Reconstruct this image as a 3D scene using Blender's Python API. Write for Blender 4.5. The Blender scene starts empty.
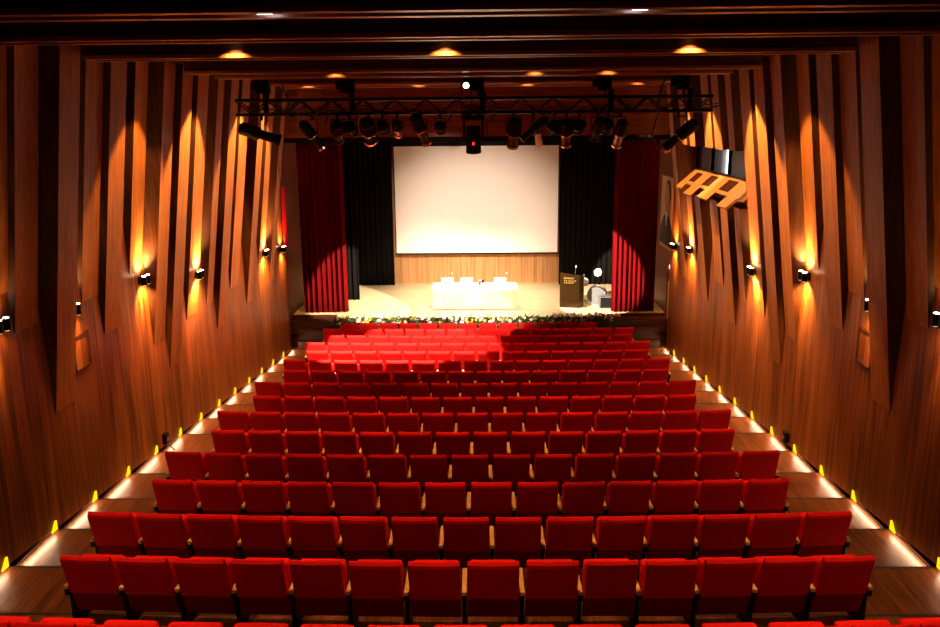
import bpy, bmesh, math, random
from mathutils import Vector, Matrix
random.seed(7)
S = bpy.context.scene
COL = S.collection
PI = math.pi
V = Vector

# ------------------------------------------------------------------ helpers
def link(o):
    COL.objects.link(o); return o

def mesh_obj(name, bm, mat, parent=None, smooth=False):
    me = bpy.data.meshes.new(name)
    bmesh.ops.recalc_face_normals(bm, faces=bm.faces)
    bm.to_mesh(me); bm.free()
    for m in (mat if isinstance(mat, (list, tuple)) else [mat]):
        me.materials.append(m)
    if smooth:
        for p in me.polygons: p.use_smooth = True
    o = link(bpy.data.objects.new(name, me))
    if parent: o.parent = parent
    return o

def tag(o, label, cat, group=None):
    o['label'] = label; o['category'] = cat
    if group: o['group'] = group
    return o

def thing(name, label, cat, loc=(0, 0, 0), rz=0.0, group=None):
    o = link(bpy.data.objects.new(name, None))
    o.empty_display_size = .1
    o.location = loc; o.rotation_euler = (0, 0, rz)
    return tag(o, label, cat, group)

def struct(name, bm, mat, parent=None):
    o = mesh_obj(name, bm, mat, parent)
    if parent is None: o['kind'] = 'structure'
    return o

def B(): return bmesh.new()

def box(bm, c, s, rot=None, bev=0.0, seg=2, mi=0):
    r = bmesh.ops.create_cube(bm, size=1.0)
    vs = r['verts']
    bmesh.ops.scale(bm, vec=s, verts=vs)
    if bev > 0:
        es = list({e for v in vs for e in v.link_edges})
        n0 = set(bm.faces)
        g = bmesh.ops.bevel(bm, geom=es, offset=bev, segments=seg, affect='EDGES', profile=.5)
        vs = list({v for f in g['faces'] for v in f.verts} | {v for v in vs if v.is_valid})
        allv = set(vs)
        stack = list(vs)
        while stack:
            v = stack.pop()
            for e in v.link_edges:
                w = e.other_vert(v)
                if w not in allv: allv.add(w); stack.append(w)
        vs = list(allv)
    if rot is not None: bmesh.ops.rotate(bm, cent=(0, 0, 0), matrix=rot, verts=vs)
    bmesh.ops.translate(bm, vec=c, verts=vs)
    if mi:
        for f in {f for v in vs for f in v.link_faces}: f.material_index = mi
    return vs

def bx(bm, x0, x1, y0, y1, z0, z1, bev=0.0, mi=0):
    return box(bm, ((x0+x1)/2, (y0+y1)/2, (z0+z1)/2), (abs(x1-x0), abs(y1-y0), abs(z1-z0)), None, bev, 2, mi)

def tube(bm, a, b, r0, r1=None, n=12, cap=True):
    a, b = V(a), V(b); r1 = r0 if r1 is None else r1
    d = b - a
    q = d.to_track_quat('Z', 'Y').to_matrix().to_4x4()
    M = Matrix.Translation((a+b)/2) @ q
    return bmesh.ops.create_cone(bm, cap_ends=cap, cap_tris=False, segments=n, radius1=r0, radius2=r1, depth=d.length, matrix=M)['verts']

def hexa(bm, p, mi=0):
    """eight points, bottom loop then top loop"""
    v = [bm.verts.new(q) for q in p]
    for f in ((0,1,2,3), (4,5,6,7), (0,1,5,4), (1,2,6,5), (2,3,7,6), (3,0,4,7)):
        bm.faces.new([v[i] for i in f]).material_index = mi
    return v

def prism(bm, loop, ext):
    """closed loop of points extruded by a vector"""
    ext = V(ext)
    a = [bm.verts.new(V(q)) for q in loop]; b = [bm.verts.new(V(q)+ext) for q in loop]
    n = len(a)
    bm.faces.new(a); bm.faces.new(b[::-1])
    for i in range(n): bm.faces.new((a[i], a[(i+1) % n], b[(i+1) % n], b[i]))

def path(bm, pts, r, n=8):
    for i in range(len(pts)-1): tube(bm, pts[i], pts[i+1], r, r, n)

def ball(bm, c, r, u=12, v=8, s=(1, 1, 1)):
    vs = bmesh.ops.create_uvsphere(bm, u_segments=u, v_segments=v, radius=r)['verts']
    bmesh.ops.scale(bm, vec=s, verts=vs); bmesh.ops.translate(bm, vec=c, verts=vs)
    return vs

# ------------------------------------------------------------------ materials
def mat_base(name):
    m = bpy.data.materials.new(name); m.use_nodes = True
    nt = m.node_tree
    return m, nt, nt.nodes['Principled BSDF'], nt.nodes.new('ShaderNodeTexCoord')

def plain(name, col, rough=.6, metal=0.0, var=.12, scale=18.0, spec=.5):
    m, nt, b, tc = mat_base(name)
    n = nt.nodes.new('ShaderNodeTexNoise'); n.inputs['Scale'].default_value = scale; n.inputs['Detail'].default_value = 4
    nt.links.new(tc.outputs['Object'], n.inputs['Vector'])
    r = nt.nodes.new('ShaderNodeValToRGB')
    r.color_ramp.elements[0].position = .3; r.color_ramp.elements[1].position = .7
    r.color_ramp.elements[0].color = (*[c*(1-var) for c in col], 1)
    r.color_ramp.elements[1].color = (*[min(1, c*(1+var)) for c in col], 1)
    nt.links.new(n.outputs['Fac'], r.inputs['Fac']); nt.links.new(r.outputs['Color'], b.inputs['Base Color'])
    b.inputs['Roughness'].default_value = rough; b.inputs['Metallic'].default_value = metal
    b.inputs['Specular IOR Level'].default_value = spec
    return m

def wood(name, dark, light, stretch, rough=.45, fine=1.0, bump=0.0, spec=.25, planks=None):
    """grain: noise stretched along the axis with the small factor in `stretch`"""
    m, nt, b, tc = mat_base(name)
    mp = nt.nodes.new('ShaderNodeMapping'); mp.inputs['Scale'].default_value = stretch
    nt.links.new(tc.outputs['Object'], mp.inputs['Vector'])
    n1 = nt.nodes.new('ShaderNodeTexNoise'); n1.inputs['Scale'].default_value = 1.0; n1.inputs['Detail'].default_value = 5; n1.inputs['Roughness'].default_value = .65
    nt.links.new(mp.outputs['Vector'], n1.inputs['Vector'])
    n2 = nt.nodes.new('ShaderNodeTexNoise'); n2.inputs['Scale'].default_value = 4.5*fine; n2.inputs['Detail'].default_value = 3
    nt.links.new(mp.outputs['Vector'], n2.inputs['Vector'])
    mx = nt.nodes.new('ShaderNodeMath'); mx.operation = 'MULTIPLY_ADD'; mx.inputs[1].default_value = .55; 
    nt.links.new(n2.outputs['Fac'], mx.inputs[0])
    sc = nt.nodes.new('ShaderNodeMath'); sc.operation = 'MULTIPLY'; sc.inputs[1].default_value = .5
    nt.links.new(n1.outputs['Fac'], sc.inputs[0]); nt.links.new(sc.outputs[0], mx.inputs[2])
    r = nt.nodes.new('ShaderNodeValToRGB')
    r.color_ramp.elements[0].position = .40; r.color_ramp.elements[1].position = .66
    r.color_ramp.elements[0].color = (*dark, 1); r.color_ramp.elements[1].color = (*light, 1)
    nt.links.new(mx.outputs[0], r.inputs['Fac']); nt.links.new(r.outputs['Color'], b.inputs['Base Color'])
    b.inputs['Roughness'].default_value = rough; b.inputs['Specular IOR Level'].default_value = spec
    if bump:
        bp = nt.nodes.new('ShaderNodeBump'); bp.inputs['Strength'].default_value = bump; bp.inputs['Distance'].default_value = .01
        nt.links.new(mx.outputs[0], bp.inputs['Height']); nt.links.new(bp.outputs['Normal'], b.inputs['Normal'])
    return m

def grooved(name, dark, light, rough=.5):
    """veneer with fine horizontal perforation grooves, for the fins' inner faces"""
    m = wood(name, dark, light, (3, 9, .5), rough, 1.2)
    nt = m.node_tree; b = nt.nodes['Principled BSDF']
    tc = nt.nodes['Texture Coordinate']
    w = nt.nodes.new('ShaderNodeTexWave'); w.wave_type = 'BANDS'; w.bands_direction = 'Z'; w.inputs['Scale'].default_value = 9.0
    nt.links.new(tc.outputs['Object'], w.inputs['Vector'])
    bp = nt.nodes.new('ShaderNodeBump'); bp.inputs['Strength'].default_value = .25; bp.inputs['Distance'].default_value = .004
    nt.links.new(w.outputs['Fac'], bp.inputs['Height']); nt.links.new(bp.outputs['Normal'], b.inputs['Normal'])
    return m

def glow(name, col, strength):
    m = bpy.data.materials.new(name); m.use_nodes = True
    nt = m.node_tree; nt.nodes.remove(nt.nodes['Principled BSDF'])
    e = nt.nodes.new('ShaderNodeEmission'); e.inputs['Color'].default_value = (*col, 1); e.inputs['Strength'].default_value = strength
    nt.links.new(e.outputs[0], nt.nodes['Material Output'].inputs['Surface'])
    return m

def fabric(name, col, rough=.9, sheen=0.0, scale=90):
    m = plain(name, col, rough, 0, .18, scale, .06)
    m.node_tree.nodes['Principled BSDF'].inputs['Sheen Weight'].default_value = sheen
    return m

M_wall = wood('walnut_veneer', (.045, .011, .002), (.27, .080, .013), (2, 7, .22), .42, spec=.2)
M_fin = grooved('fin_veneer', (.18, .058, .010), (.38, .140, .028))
M_finshade = wood('fin_side_shaded', (.026, .006, .0013), (.075, .022, .0045), (6, 3, .3), .5)  # fin veneer darkened, painting in the shade on the fin sides
M_tread = wood('tread_laminate', (.034, .009, .0025), (.15, .046, .012), (14, .6, 4), .38)
M_riser = plain('riser_dark', (.03, .012, .006), .6)
M_nose = plain('nosing', (.012, .008, .006), .5)
M_ceil = plain('ceiling_black', (.006, .0045, .004), .8)
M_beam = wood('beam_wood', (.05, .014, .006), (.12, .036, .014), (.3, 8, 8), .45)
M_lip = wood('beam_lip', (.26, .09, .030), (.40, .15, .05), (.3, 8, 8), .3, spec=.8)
M_header = wood('header_wood', (.09, .024, .01), (.19, .055, .02), (.35, 6, 7), .5)
M_stagefloor = wood('stage_boards', (.62, .42, .22), (.82, .62, .38), (.5, 9, 5), .4)
M_stagewall = wood('stage_slats', (.34, .15, .05), (.62, .33, .13), (9, 4, .15), .45)
M_stagefront = wood('stage_front', (.025, .007, .002), (.07, .021, .006), (.4, 5, 7), .45)
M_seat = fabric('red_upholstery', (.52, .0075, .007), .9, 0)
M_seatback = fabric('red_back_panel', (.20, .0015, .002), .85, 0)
M_arm = wood('armrest_beech', (.42, .22, .08), (.62, .36, .14), (5, 1, 5), .4)
M_blackmetal = plain('black_metal', (.004, .0035, .0035), .4, .1, spec=.12)
M_blackmatte = plain('black_matte', (.004, .004, .004), .8, spec=.15)
M_steel = plain('brushed_steel', (.32, .32, .33), .3, .9)
M_chrome = plain('bright_steel', (.75, .75, .78), .18, 1.0)
M_redcurtain = fabric('red_velvet', (.105, .001, .0015), .9, 0, 60)
M_blackcurtain = fabric('black_serge', (.0055, .0045, .004), .95, .0, 60)
M_banner = fabric('red_banner', (.55, .010, .010), .7)
M_screen = plain('screen_white', (.82, .80, .77), .9, 0, .01)
M_white = plain('white_plastic', (.82, .80, .77), .45)
M_tablewood = wood('pale_maple', (.50, .37, .23), (.62, .50, .34), (9, 9, .5), .4)
M_emblem = plain('emblem_white', (.88, .86, .82), .5, 0, .01)
M_emblem2 = plain('emblem_mark', (.72, .62, .50), .5, 0, .01)
M_gold = plain('bronze_lacquer', (.040, .019, .005), .16, .6, .15, 6)
M_golddark = plain('dark_lectern_frame', (.05, .022, .01), .3, .2)
M_goldplate = plain('brass_lettering', (.55, .36, .10), .3, .8)
M_leaf = plain('leaf_green', (.030, .075, .012), .6, 0, .5, 25)
M_petalw = plain('petal_white', (.80, .76, .66), .6, 0, .08)
M_petaly = plain('petal_yellow', (.85, .60, .03), .6, 0, .12)
M_planter = plain('planter_dark', (.02, .02, .012), .7)
M_glass = None
M_led = glow('lamp_lens', (1, .80, .50), 40)
M_ledw = glow('white_led', (.9, .95, 1), 9)
M_step = glow('step_light_yellow', (1.0, .56, .006), 1.5)
M_down = glow('downlight_lens', (1, .62, .25), 4)
M_redled = glow('red_led', (1, .03, .02), 1.6)
M_lens = glow('lit_fresnel', (1, .86, .62), 7)
M_exit = glow('exit_face', (.55, .75, 1.0), 2.2)
M_pinkroom = plain('booth_wall_pale', (.55, .40, .36), .8)
M_blueroom = plain('booth_wall_blue', (.012, .020, .036), .7)
M_sill = wood('sill_veneer', (.18, .072, .014), (.27, .115, .025), (6, 6, 6), .5)
M_silldark = wood('sill_dark', (.016, .004, .002), (.035, .009, .004), (6, 6, 6), .9, spec=.02)
M_print_bg = plain('print_ground', (.52, .30, .16), .7, 0, .15, 4)
M_print_skin = plain('print_skin', (.40, .15, .06), .7, 0, .25, 8)
M_print_dark = plain('print_dark', (.010, .009, .010), .7)
M_print_shirt = plain('print_shirt', (.62, .55, .5), .7)
M_door = wood('door_veneer', (.09, .02, .008), (.18, .05, .018), (8, 8, .3), .5)
M_cable = plain('cable_black', (.01, .01, .01), .5)
M_greybox = plain('monitor_grey', (.10, .10, .11), .7)

def glassmat():
    m = bpy.data.materials.new('booth_glass'); m.use_nodes = True
    b = m.node_tree.nodes['Principled BSDF']
    b.inputs['Transmission Weight'].default_value = 1.0; b.inputs['Roughness'].default_value = 0.0
    b.inputs['IOR'].default_value = 1.15; b.inputs['Base Color'].default_value = (.9, .95, 1, 1)
    return m
M_glass = glassmat()

# ------------------------------------------------------------------ geometry constants (metres)
W = 5.276               # face of the panelled side walls
D, RISE = 1.08236, .10456
ROWY = lambda i: 5.795 + D*i            # upper edge of the backrests, row 0 nearest the camera
TREAD = lambda i: 1.5684 - RISE*i       # floor under row i (row 15 -> 0)
EDGE = lambda i: 8.4364 + D*(i-2)       # front edge of the tread of row i
CEIL = 7.05
FW = 22.42              # far end of the panelled walls
ORD = ['', 'first', 'second', 'third', 'fourth', 'fifth', 'sixth', 'seventh', 'eighth', 'ninth', 'tenth', 'eleventh',
       'twelfth', 'thirteenth', 'fourteenth', 'fifteenth', 'sixteenth']

# ------------------------------------------------------------------ floor: stepped treads
bm = B()
for i in range(-1, 16):
    y0 = EDGE(i-1) if i > -1 else -2.0
    y1 = EDGE(i)
    bx(bm, -W-.25, W+.25, y0, y1, -.5, TREAD(i))
bx(bm, -6.2, 6.2, EDGE(15), 24.2, -.5, TREAD(15)-RISE)
struct('floor', bm, M_tread)
bm = B()
for i in range(-1, 16):                                   # dark nosings along every tread edge
    bx(bm, -W+.02, W-.02, EDGE(i)-.022, EDGE(i)+.012, TREAD(i)-.045, TREAD(i)+.004)
struct('trim_1', bm, M_nose)

# ------------------------------------------------------------------ side walls
def rake(y): return TREAD(2) - RISE/D*(y-EDGE(2))         # line through the tread edges
WINY0, WINY1, WINZ0, WINZ1 = 15.45, 20.3, 5.08, 5.68
def side_wall(name, s):
    bm = B()
    def seg(y0, y1, z0a, z0b, z1):
        x0, x1 = s*W, s*(W+.17)
        hexa(bm, [(x0, y0, z0a), (x1, y0, z0a), (x1, y1, z0b), (x0, y1, z0b), (x0, y0, z1), (x1, y0, z1), (x1, y1, z1), (x0, y1, z1)])
    ya = EDGE(-1)
    seg(-2.0, ya, rake(ya)+.006, rake(ya)+.006, 7.7)
    if s < 0:
        seg(ya, FW, rake(ya)+.006, rake(FW)+.006, 7.7)
    else:
        seg(ya, WINY0, rake(ya)+.006, rake(WINY0)+.006, 7.7)
        seg(WINY0, WINY1, rake(WINY0)+.006, rake(WINY1)+.006, WINZ0)
        seg(WINY0, WINY1, WINZ1, WINZ1, 7.7)
        seg(WINY1, FW, rake(WINY1)+.006, rake(FW)+.006, 7.7)
    return struct(name, bm, M_wall)
side_wall('wall_left', -1)
side_wall('wall_right', 1)
# plain wall beyond the panelling, beside the stage, set back a little
M_wall2 = wood('stage_side_veneer', (.10, .022, .008), (.22, .058, .02), (2, 7, .25), .5)
for s, n in ((-1, 'wall_stage_left'), (1, 'wall_stage_right')):
    bm = B()
    if s < 0:
        bx(bm, s*5.46, s*5.6, FW-.6, 28.6, -.5, 7.7)
    else:
        bx(bm, s*5.46, s*5.6, FW-.6, 22.5, -.5, 7.7); bx(bm, s*5.46, s*5.6, 23.45, 28.6, -.5, 7.7)
        bx(bm, s*5.46, s*5.6, 22.5, 23.45, 2.0, 7.7)
    struct(n, bm, M_wall2)
bm = B(); bx(bm, -5.6, 5.6, -2.2, -2.0, -.5, 7.7); struct('wall_back', bm, M_wall)
bm = B(); bx(bm, -5.6, 5.6, 28.25, 28.45, 0, 7.7); struct('wall_front', bm, M_stagewall)
# outer casing behind the wall slots so that no light leaks in
for s, n in ((-1, 'wall_outer_left'), (1, 'wall_outer_right')):
    bm = B(); bx(bm, s*(W+.18), s*(W+.22), -2, FW, -.5, 2.2); struct(n, bm, M_riser)

# door beside the stage in the far right wall
d = B(); bx(d, 5.47, 5.53, 22.52, 23.43, -.10, 1.98)
do = struct('door_1', d, M_door)
h = B(); tube(h, (5.40, 22.62, .95), (5.40, 22.78, .95), .014); tube(h, (5.40, 22.62, .95), (5.47, 22.62, .95), .012)
mesh_obj('door_handle', h, M_steel, do)
h = B(); bx(h, 5.455, 5.475, 23.25, 23.31, .55, 1.75); mesh_obj('vision_panel', h, M_ledw if False else M_white, do)
bm = B()
for (y0, y1, z0, z1) in ((22.43, 22.52, -.1, 2.06), (23.43, 23.52, -.1, 2.06), (22.43, 23.52, 1.98, 2.07)):
    bx(bm, 5.42, 5.6, y0, y1, z0, z1)
struct('trim_2', bm, M_wall2)

# ------------------------------------------------------------------ ceiling and transverse beams
bm = B(); bx(bm, -5.7, 5.7, -2.2, 28.6, 7.62, 7.8); struct('ceiling', bm, M_ceil)
BEAMS = [(3.6, 4.0, 5.26), (6.15, 6.55, 5.26), (8.05, 8.45, 5.26), (10.30, 10.74, 4.62), (13.55, 13.9, 4.55), (15.05, 15.45, 4.55), (18.2, 18.6, 4.5), (19.65, 20.0, 4.5)]
for k, (y0, y1, hw) in enumerate(BEAMS):
    bm = B()
    bx(bm, -hw, hw, y0, y1, CEIL+.03, 7.63)
    o = struct('trim_%d' % (k+3), bm, M_beam)
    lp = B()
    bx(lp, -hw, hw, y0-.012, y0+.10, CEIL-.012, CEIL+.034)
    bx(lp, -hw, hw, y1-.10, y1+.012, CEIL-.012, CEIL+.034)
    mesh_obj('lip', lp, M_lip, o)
# sloping panels between the beams near the stage and the wood-clad header over the opening
bm = B()
bx(bm, -5.45, 5.45, 22.5, 22.72, 5.86, 7.65)
struct('wall_header', bm, M_header)
bm = B()
for (y0, y1) in ((20.0, 22.5),):
    bx(bm, -4.5, 4.5, y0, y1, CEIL+.10, CEIL+.16)
struct('ceiling_front_panel', bm, M_header)
bm = B(); bx(bm, -5.6, 5.6, 22.72, 28.6, 6.6, 6.7); struct('ceiling_stage', bm, M_ceil)

# ------------------------------------------------------------------ stage
bm = B(); bx(bm, -5.46, 5.46, 23.66, 28.3, -.4, .75); bx(bm, -4.12, 4.12, 23.16, 23.66, -.4, .75); struct('floor_stage', bm, M_stagefloor)
for s_, nm_ in ((-1, 'wall_apron_left'), (1, 'wall_apron_right')):
    bm = B(); bx(bm, s_*4.12, s_*5.46, 23.16, 23.66, -.4, .66); bx(bm, s_*4.12, s_*5.46, 23.58, 23.66, .66, .73); struct(nm_, bm, M_stagefront)
bm = B(); bx(bm, -5.46, 5.46, 23.10, 23.16, -.4, .64); bx(bm, -4.12, 4.12, 23.08, 23.16, .64, .752)
bx(bm, -5.44, -4.1, 23.05, 23.10, .30, .34); bx(bm, 4.1, 5.44, 23.05, 23.10, .30, .34)
struct('wall_stage_apron', bm, M_stagefront)
# side blocks of steps by the stage ends
for s, nm, lb in ((-1, 'stage_steps', 'dark wooden steps up to the stage below the red curtain opposite the lectern'),
                  (1, 'stage_steps', 'dark wooden steps up to the stage beside the door')):
    t = thing(nm, lb, 'steps', (s*4.72, 22.9, TREAD(15)-RISE), 0, 'steps at the stage ends')
    for k in range(2):
        b_ = B(); bx(b_, -.42, .42, -.28+k*.14, .14, 0, .28*(k+1), .004)
        mesh_obj('step', b_, M_stagefront, t)

# ------------------------------------------------------------------ curtains
def curtain(name, x0, x1, y, z0, z1, amp, wl, mat, label, group, y_end=None, seed=0, flare=.0):
    rnd = random.Random(seed)
    y_end = y if y_end is None else y_end
    n = int(abs(x1-x0)/wl*14)
    bm = B(); cols = []
    ph = [rnd.uniform(-.5, .5) for _ in range(200)]
    am = [rnd.uniform(.6, 1.25) for _ in range(200)]
    NZ = 10
    for i in range(n+1):
        t = i/n; u = t*abs(x1-x0)/wl
        k = int(u)
        col = []
        for j in range(NZ+1):
            f = j/NZ
            a = amp*(am[k] if k < 199 else 1)*(1.0-.35*f)
            off = a*math.sin(2*PI*u + ph[k]*.0 + .25*math.sin(3*f+k))
            x = x0+(x1-x0)*t + .02*math.sin(4*PI*u)
            x += flare*(1-f)*(t if x1 > x0 else t)
            col.append(bm.verts.new((x, y+(y_end-y)*t+off, z0+(z1-z0)*f)))
        cols.append(col)
    for i in range(n):
        for j in range(NZ):
            bm.faces.new((cols[i][j], cols[i+1][j], cols[i+1][j+1], cols[i][j+1]))
    o = mesh_obj(name, bm, mat, None, True)
    sd = o.modifiers.new('thickness', 'SOLIDIFY'); sd.thickness = .012; sd.offset = 0
    return tag(o, label, 'curtain', group)
curtain('stage_curtain', -5.15, -3.86, 23.78, .77, 5.9, .075, .155, M_redcurtain, 'red velvet stage curtain hanging on the side opposite the lectern', 'red house curtains', 23.86, 1)
curtain('stage_curtain', 3.90, 5.12, 23.72, .77, 5.9, .07, .14, M_redcurtain, 'red velvet stage curtain beside the lectern and door', 'red house curtains', None, 2)
curtain('masking_curtain', -4.75, -3.80, 25.58, .76, 6.3, .05, .17, M_blackcurtain, 'black masking curtain just behind the red curtain opposite the lectern', 'black stage curtains', None, 3)
curtain('masking_curtain', -4.5, -2.90, 27.95, .76, 6.3, .06, .18, M_blackcurtain, 'black curtain against the back wall on the far side of the screen from the lectern', 'black stage curtains', None, 4)
curtain('masking_curtain', 2.73, 4.9, 27.9, .76, 6.3, .06, .18, M_blackcurtain, 'black curtain against the back wall behind the lectern', 'black stage curtains', None, 5)
# black border under the header
curtain('border_curtain', -5.3, 5.3, 23.05, 5.72, 6.5, .02, .3, M_blackcurtain, 'long black border curtain hung across the top of the stage opening', None, None, 6)

# ------------------------------------------------------------------ projection screen
t = thing('projection_screen', 'large white projection screen hung above the wooden back wall of the stage', 'projection screen', (-.07, 27.7, 1.86))
b_ = B(); bx(b_, -2.72, 2.72, -.006, .006, .05, 3.62); mesh_obj('fabric', b_, M_screen, t)
b_ = B(); bx(b_, -2.76, 2.76, -.022, .022, 0, .05, .006); mesh_obj('bottom_bar', b_, M_blackmetal, t)
b_ = B()
for s in (-1, 1): bx(b_, s*2.72, s*2.75, -.008, .008, .05, 3.62)
mesh_obj('border', b_, M_blackmatte, t)
b_ = B(); bx(b_, -2.85, 2.85, -.08, .08, 3.60, 3.78, .01); mesh_obj('casing', b_, M_blackmatte, t)
for q in (-2.2, 2.2):
    b_ = B(); tube(b_, (q, 0, 3.76), (q, 0, 4.74), .012, .012, 8); mesh_obj('hanger', b_, M_blackmetal, t)

# ------------------------------------------------------------------ conference desk and what stands on it
DZ = .75
t = thing('conference_desk', 'pale three-panel conference desk with round white emblem in centre of stage', 'desk', (-.11, 24.10, DZ))
for k, x in enumerate((-.84, .0, .84)):
    b_ = B(); bx(b_, x-.40, x+.40, -.02, .02, .03, .66, .004)
    p = mesh_obj('front_panel', b_, M_tablewood, t)
    if k == 1:
        e = B(); tube(e, (0, -.018, .37), (0, -.030, .37), .175, .175, 40); mesh_obj('emblem', e, M_emblem, p)
        e = B()
        for a, c in (((-.07, .31), (0, .43)), ((0, .43), (.085, .33)), ((-.07, .31), (.06, .31))):
            dx, dz = c[0]-a[0], c[1]-a[1]
            box(e, ((a[0]+c[0])/2, -.032, (a[1]+c[1])/2), (math.hypot(dx, dz)+.02, .004, .022), Matrix.Rotation(-math.atan2(dz, dx), 3, 'Y'))
        mesh_obj('emblem_mark', e, M_emblem2, p)
for x in (-1.25, -.42, .42, 1.25):
    b_ = B(); bx(b_, x-.015, x+.015, .0, .58, 0, .67); mesh_obj('leg_panel', b_, M_tablewood, t)
b_ = B()
prism(b_, [(-1.29, -.05, .67), (1.29, -.05, .67), (1.25, .62, .67), (-1.25, .62, .67)], (0, 0, .045))
mesh_obj('desktop', b_, M_white, t)
b_ = B(); bx(b_, -1.27, 1.27, -.035, .0, .60, .672, .004); mesh_obj('modesty_rail', b_, M_white, t)
DTOP = DZ+.716
def laptop(x, y, rz, label):
    t = thing('laptop', label, 'laptop', (x, y, DTOP), rz, 'laptops on the conference desk')
    b_ = B(); bx(b_, -.18, .18, 0, .25, 0, .018, .004); mesh_obj('base', b_, M_white, t)
    b_ = B(); box(b_, (0, -.035, .125), (.37, .010, .25), Matrix.Rotation(math.radians(14), 3, 'X'), .003); l = mesh_obj('lid', b_, M_white, t)
    b_ = B(); tube(b_, (0, -.046, .13), (0, -.043, .13), .02, .02, 16); mesh_obj('badge', b_, M_steel, l)
laptop(-.92, 24.28, .0, 'white open laptop on the desk end farther from the lectern')
laptop(-.35, 24.26, .10, 'white open laptop tilted on the middle of the desk')
laptop(.65, 24.28, 0, 'white open laptop on the desk end nearer the lectern')
def desk_mic(x, y, lean, label, z=DTOP, h=.30):
    t = thing('gooseneck_microphone', label, 'microphone', (x, y, z), 0, 'gooseneck microphones')
    b_ = B(); tube(b_, (0, 0, 0), (0, 0, .02), .045, .04, 16); mesh_obj('base', b_, M_white, t)
    pts = [(lean*f*f, -.02*f, .02+h*f) for f in (0, .25, .5, .75, 1)]
    b_ = B(); path(b_, pts, .007); mesh_obj('neck', b_, M_steel, t)
    a = V(pts[-1]); b_ = B(); tube(b_, a, a+V((lean*.35, 0, .05)), .014, .016, 10); mesh_obj('capsule', b_, M_white, t)
desk_mic(-.83, 24.40, .03, 'thin gooseneck microphone behind the laptop farthest from the lectern')
desk_mic(.74, 24.40, .09, 'thin leaning gooseneck microphone behind the laptop nearest the lectern')
t = thing('video_camera', 'small dark camera lying on the desk beside the middle laptop', 'camera', (.0, 24.36, DTOP), 0)
b_ = B(); bx(b_, -.02, .10, -.04, .04, .06, .15, .01); mesh_obj('body', b_, M_steel, t)
b_ = B(); tube(b_, (.10, 0, .105), (.17, 0, .105), .045, .045, 16); mesh_obj('lens', b_, M_blackmetal, t)
b_ = B(); bx(b_, .02, .07, -.03, .03, 0, .06, .005); mesh_obj('base', b_, M_blackmetal, t)

# ------------------------------------------------------------------ lectern
t = thing('lectern', 'glossy bronze-fronted lectern with brass lettering on the stage', 'lectern', (2.80, 24.25, DZ), math.radians(-6))
b_ = B(); prism(b_, [(-.36, -.05, .02), (.22, -.10, .02), (.22, -.10, 1.02), (-.36, -.05, 1.10)], (0, .03, 0)); fp = mesh_obj('front_panel', b_, M_gold, t)
b_ = B()
rl = random.Random(3)
for r_, (z_, n_) in enumerate(((.90, 5), (.83, 6), (.77, 5))):
    for k in range(n_):
        x_ = -.24+k*.062+rl.uniform(-.004, .004)
        yy = -.05 - (x_+.36)/.58*.05
        bx(b_, x_, x_+.042, yy-.006, yy+.004, z_, z_+(.032 if r_ else .05))
mesh_obj('lettering', b_, M_goldplate, fp)
b_ = B(); prism(b_, [(.22, -.10, .02), (.35, .02, .02), (.35, .02, 1.0), (.22, -.10, 1.02)], (-.02, .03, 0)); mesh_obj('side_panel', b_, M_gold, t)
b_ = B(); prism(b_, [(.35, .02, .02), (.37, .34, .02), (.37, .34, .98), (.35, .02, 1.0)], (-.03, 0, 0)); mesh_obj('side_panel', b_, M_tablewood, t)
b_ = B(); prism(b_, [(-.36, -.05, .02), (-.36, .34, .02), (-.36, .34, 1.0), (-.36, -.05, 1.10)], (.03, 0, 0)); mesh_obj('side_panel', b_, M_golddark, t)
b_ = B(); prism(b_, [(-.33, -.02, 1.03), (.33, -.02, .97), (.34, .36, .91), (-.33, .36, .97)], (0, 0, .03)); mesh_obj('reading_top', b_, M_golddark, t)
b_ = B(); prism(b_, [(-.39, -.08, 0), (.22, -.13, 0), (.38, .0, 0), (.40, .37, 0), (-.39, .37, 0)], (0, 0, .03)); mesh_obj('plinth', b_, M_tablewood, t)
desk_mic(2.90, 24.38, .02, 'silver gooseneck microphone standing on the lectern', DZ+.965, .24)

# ------------------------------------------------------------------ stage equipment beside the red curtain
t = thing('stage_monitor', 'grey floor monitor speaker on the stage against the red curtain', 'speaker', (3.83, 24.30, DZ), 0)
b_ = B(); prism(b_, [(-.20, -.13, 0), (.16, -.13, 0), (.16, -.13, .36), (-.20, -.13, .36)], (0, .30, 0)); mesh_obj('cabinet', b_, M_greybox, t)
b_ = B(); bx(b_, -.18, .14, -.14, -.128, .03, .33); mesh_obj('grille', b_, M_blackmatte, t)
t = thing('drum', 'round pale drum standing on edge behind the grey monitor speaker', 'drum', (3.62, 24.75, DZ), math.radians(-15))
b_ = B(); tube(b_, (0, -.13, .30), (0, .13, .30), .28, .28, 32); mesh_obj('shell', b_, M_tablewood, t)
for y_ in (-.135, .135):
    b_ = B(); tube(b_, (0, y_-.02, .30), (0, y_+.02, .30), .30, .30, 32); mesh_obj('hoop', b_, M_chrome, t)
b_ = B(); tube(b_, (0, -.16, .30), (0, -.155, .30), .27, .27, 32); mesh_obj('drumhead', b_, M_greybox, t)
for s in (-1, 1):
    b_ = B(); tube(b_, (s*.22, 0, .12), (s*.34, -.05, 0.006), .012, .012, 8); mesh_obj('spur', b_, M_steel, t)
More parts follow.
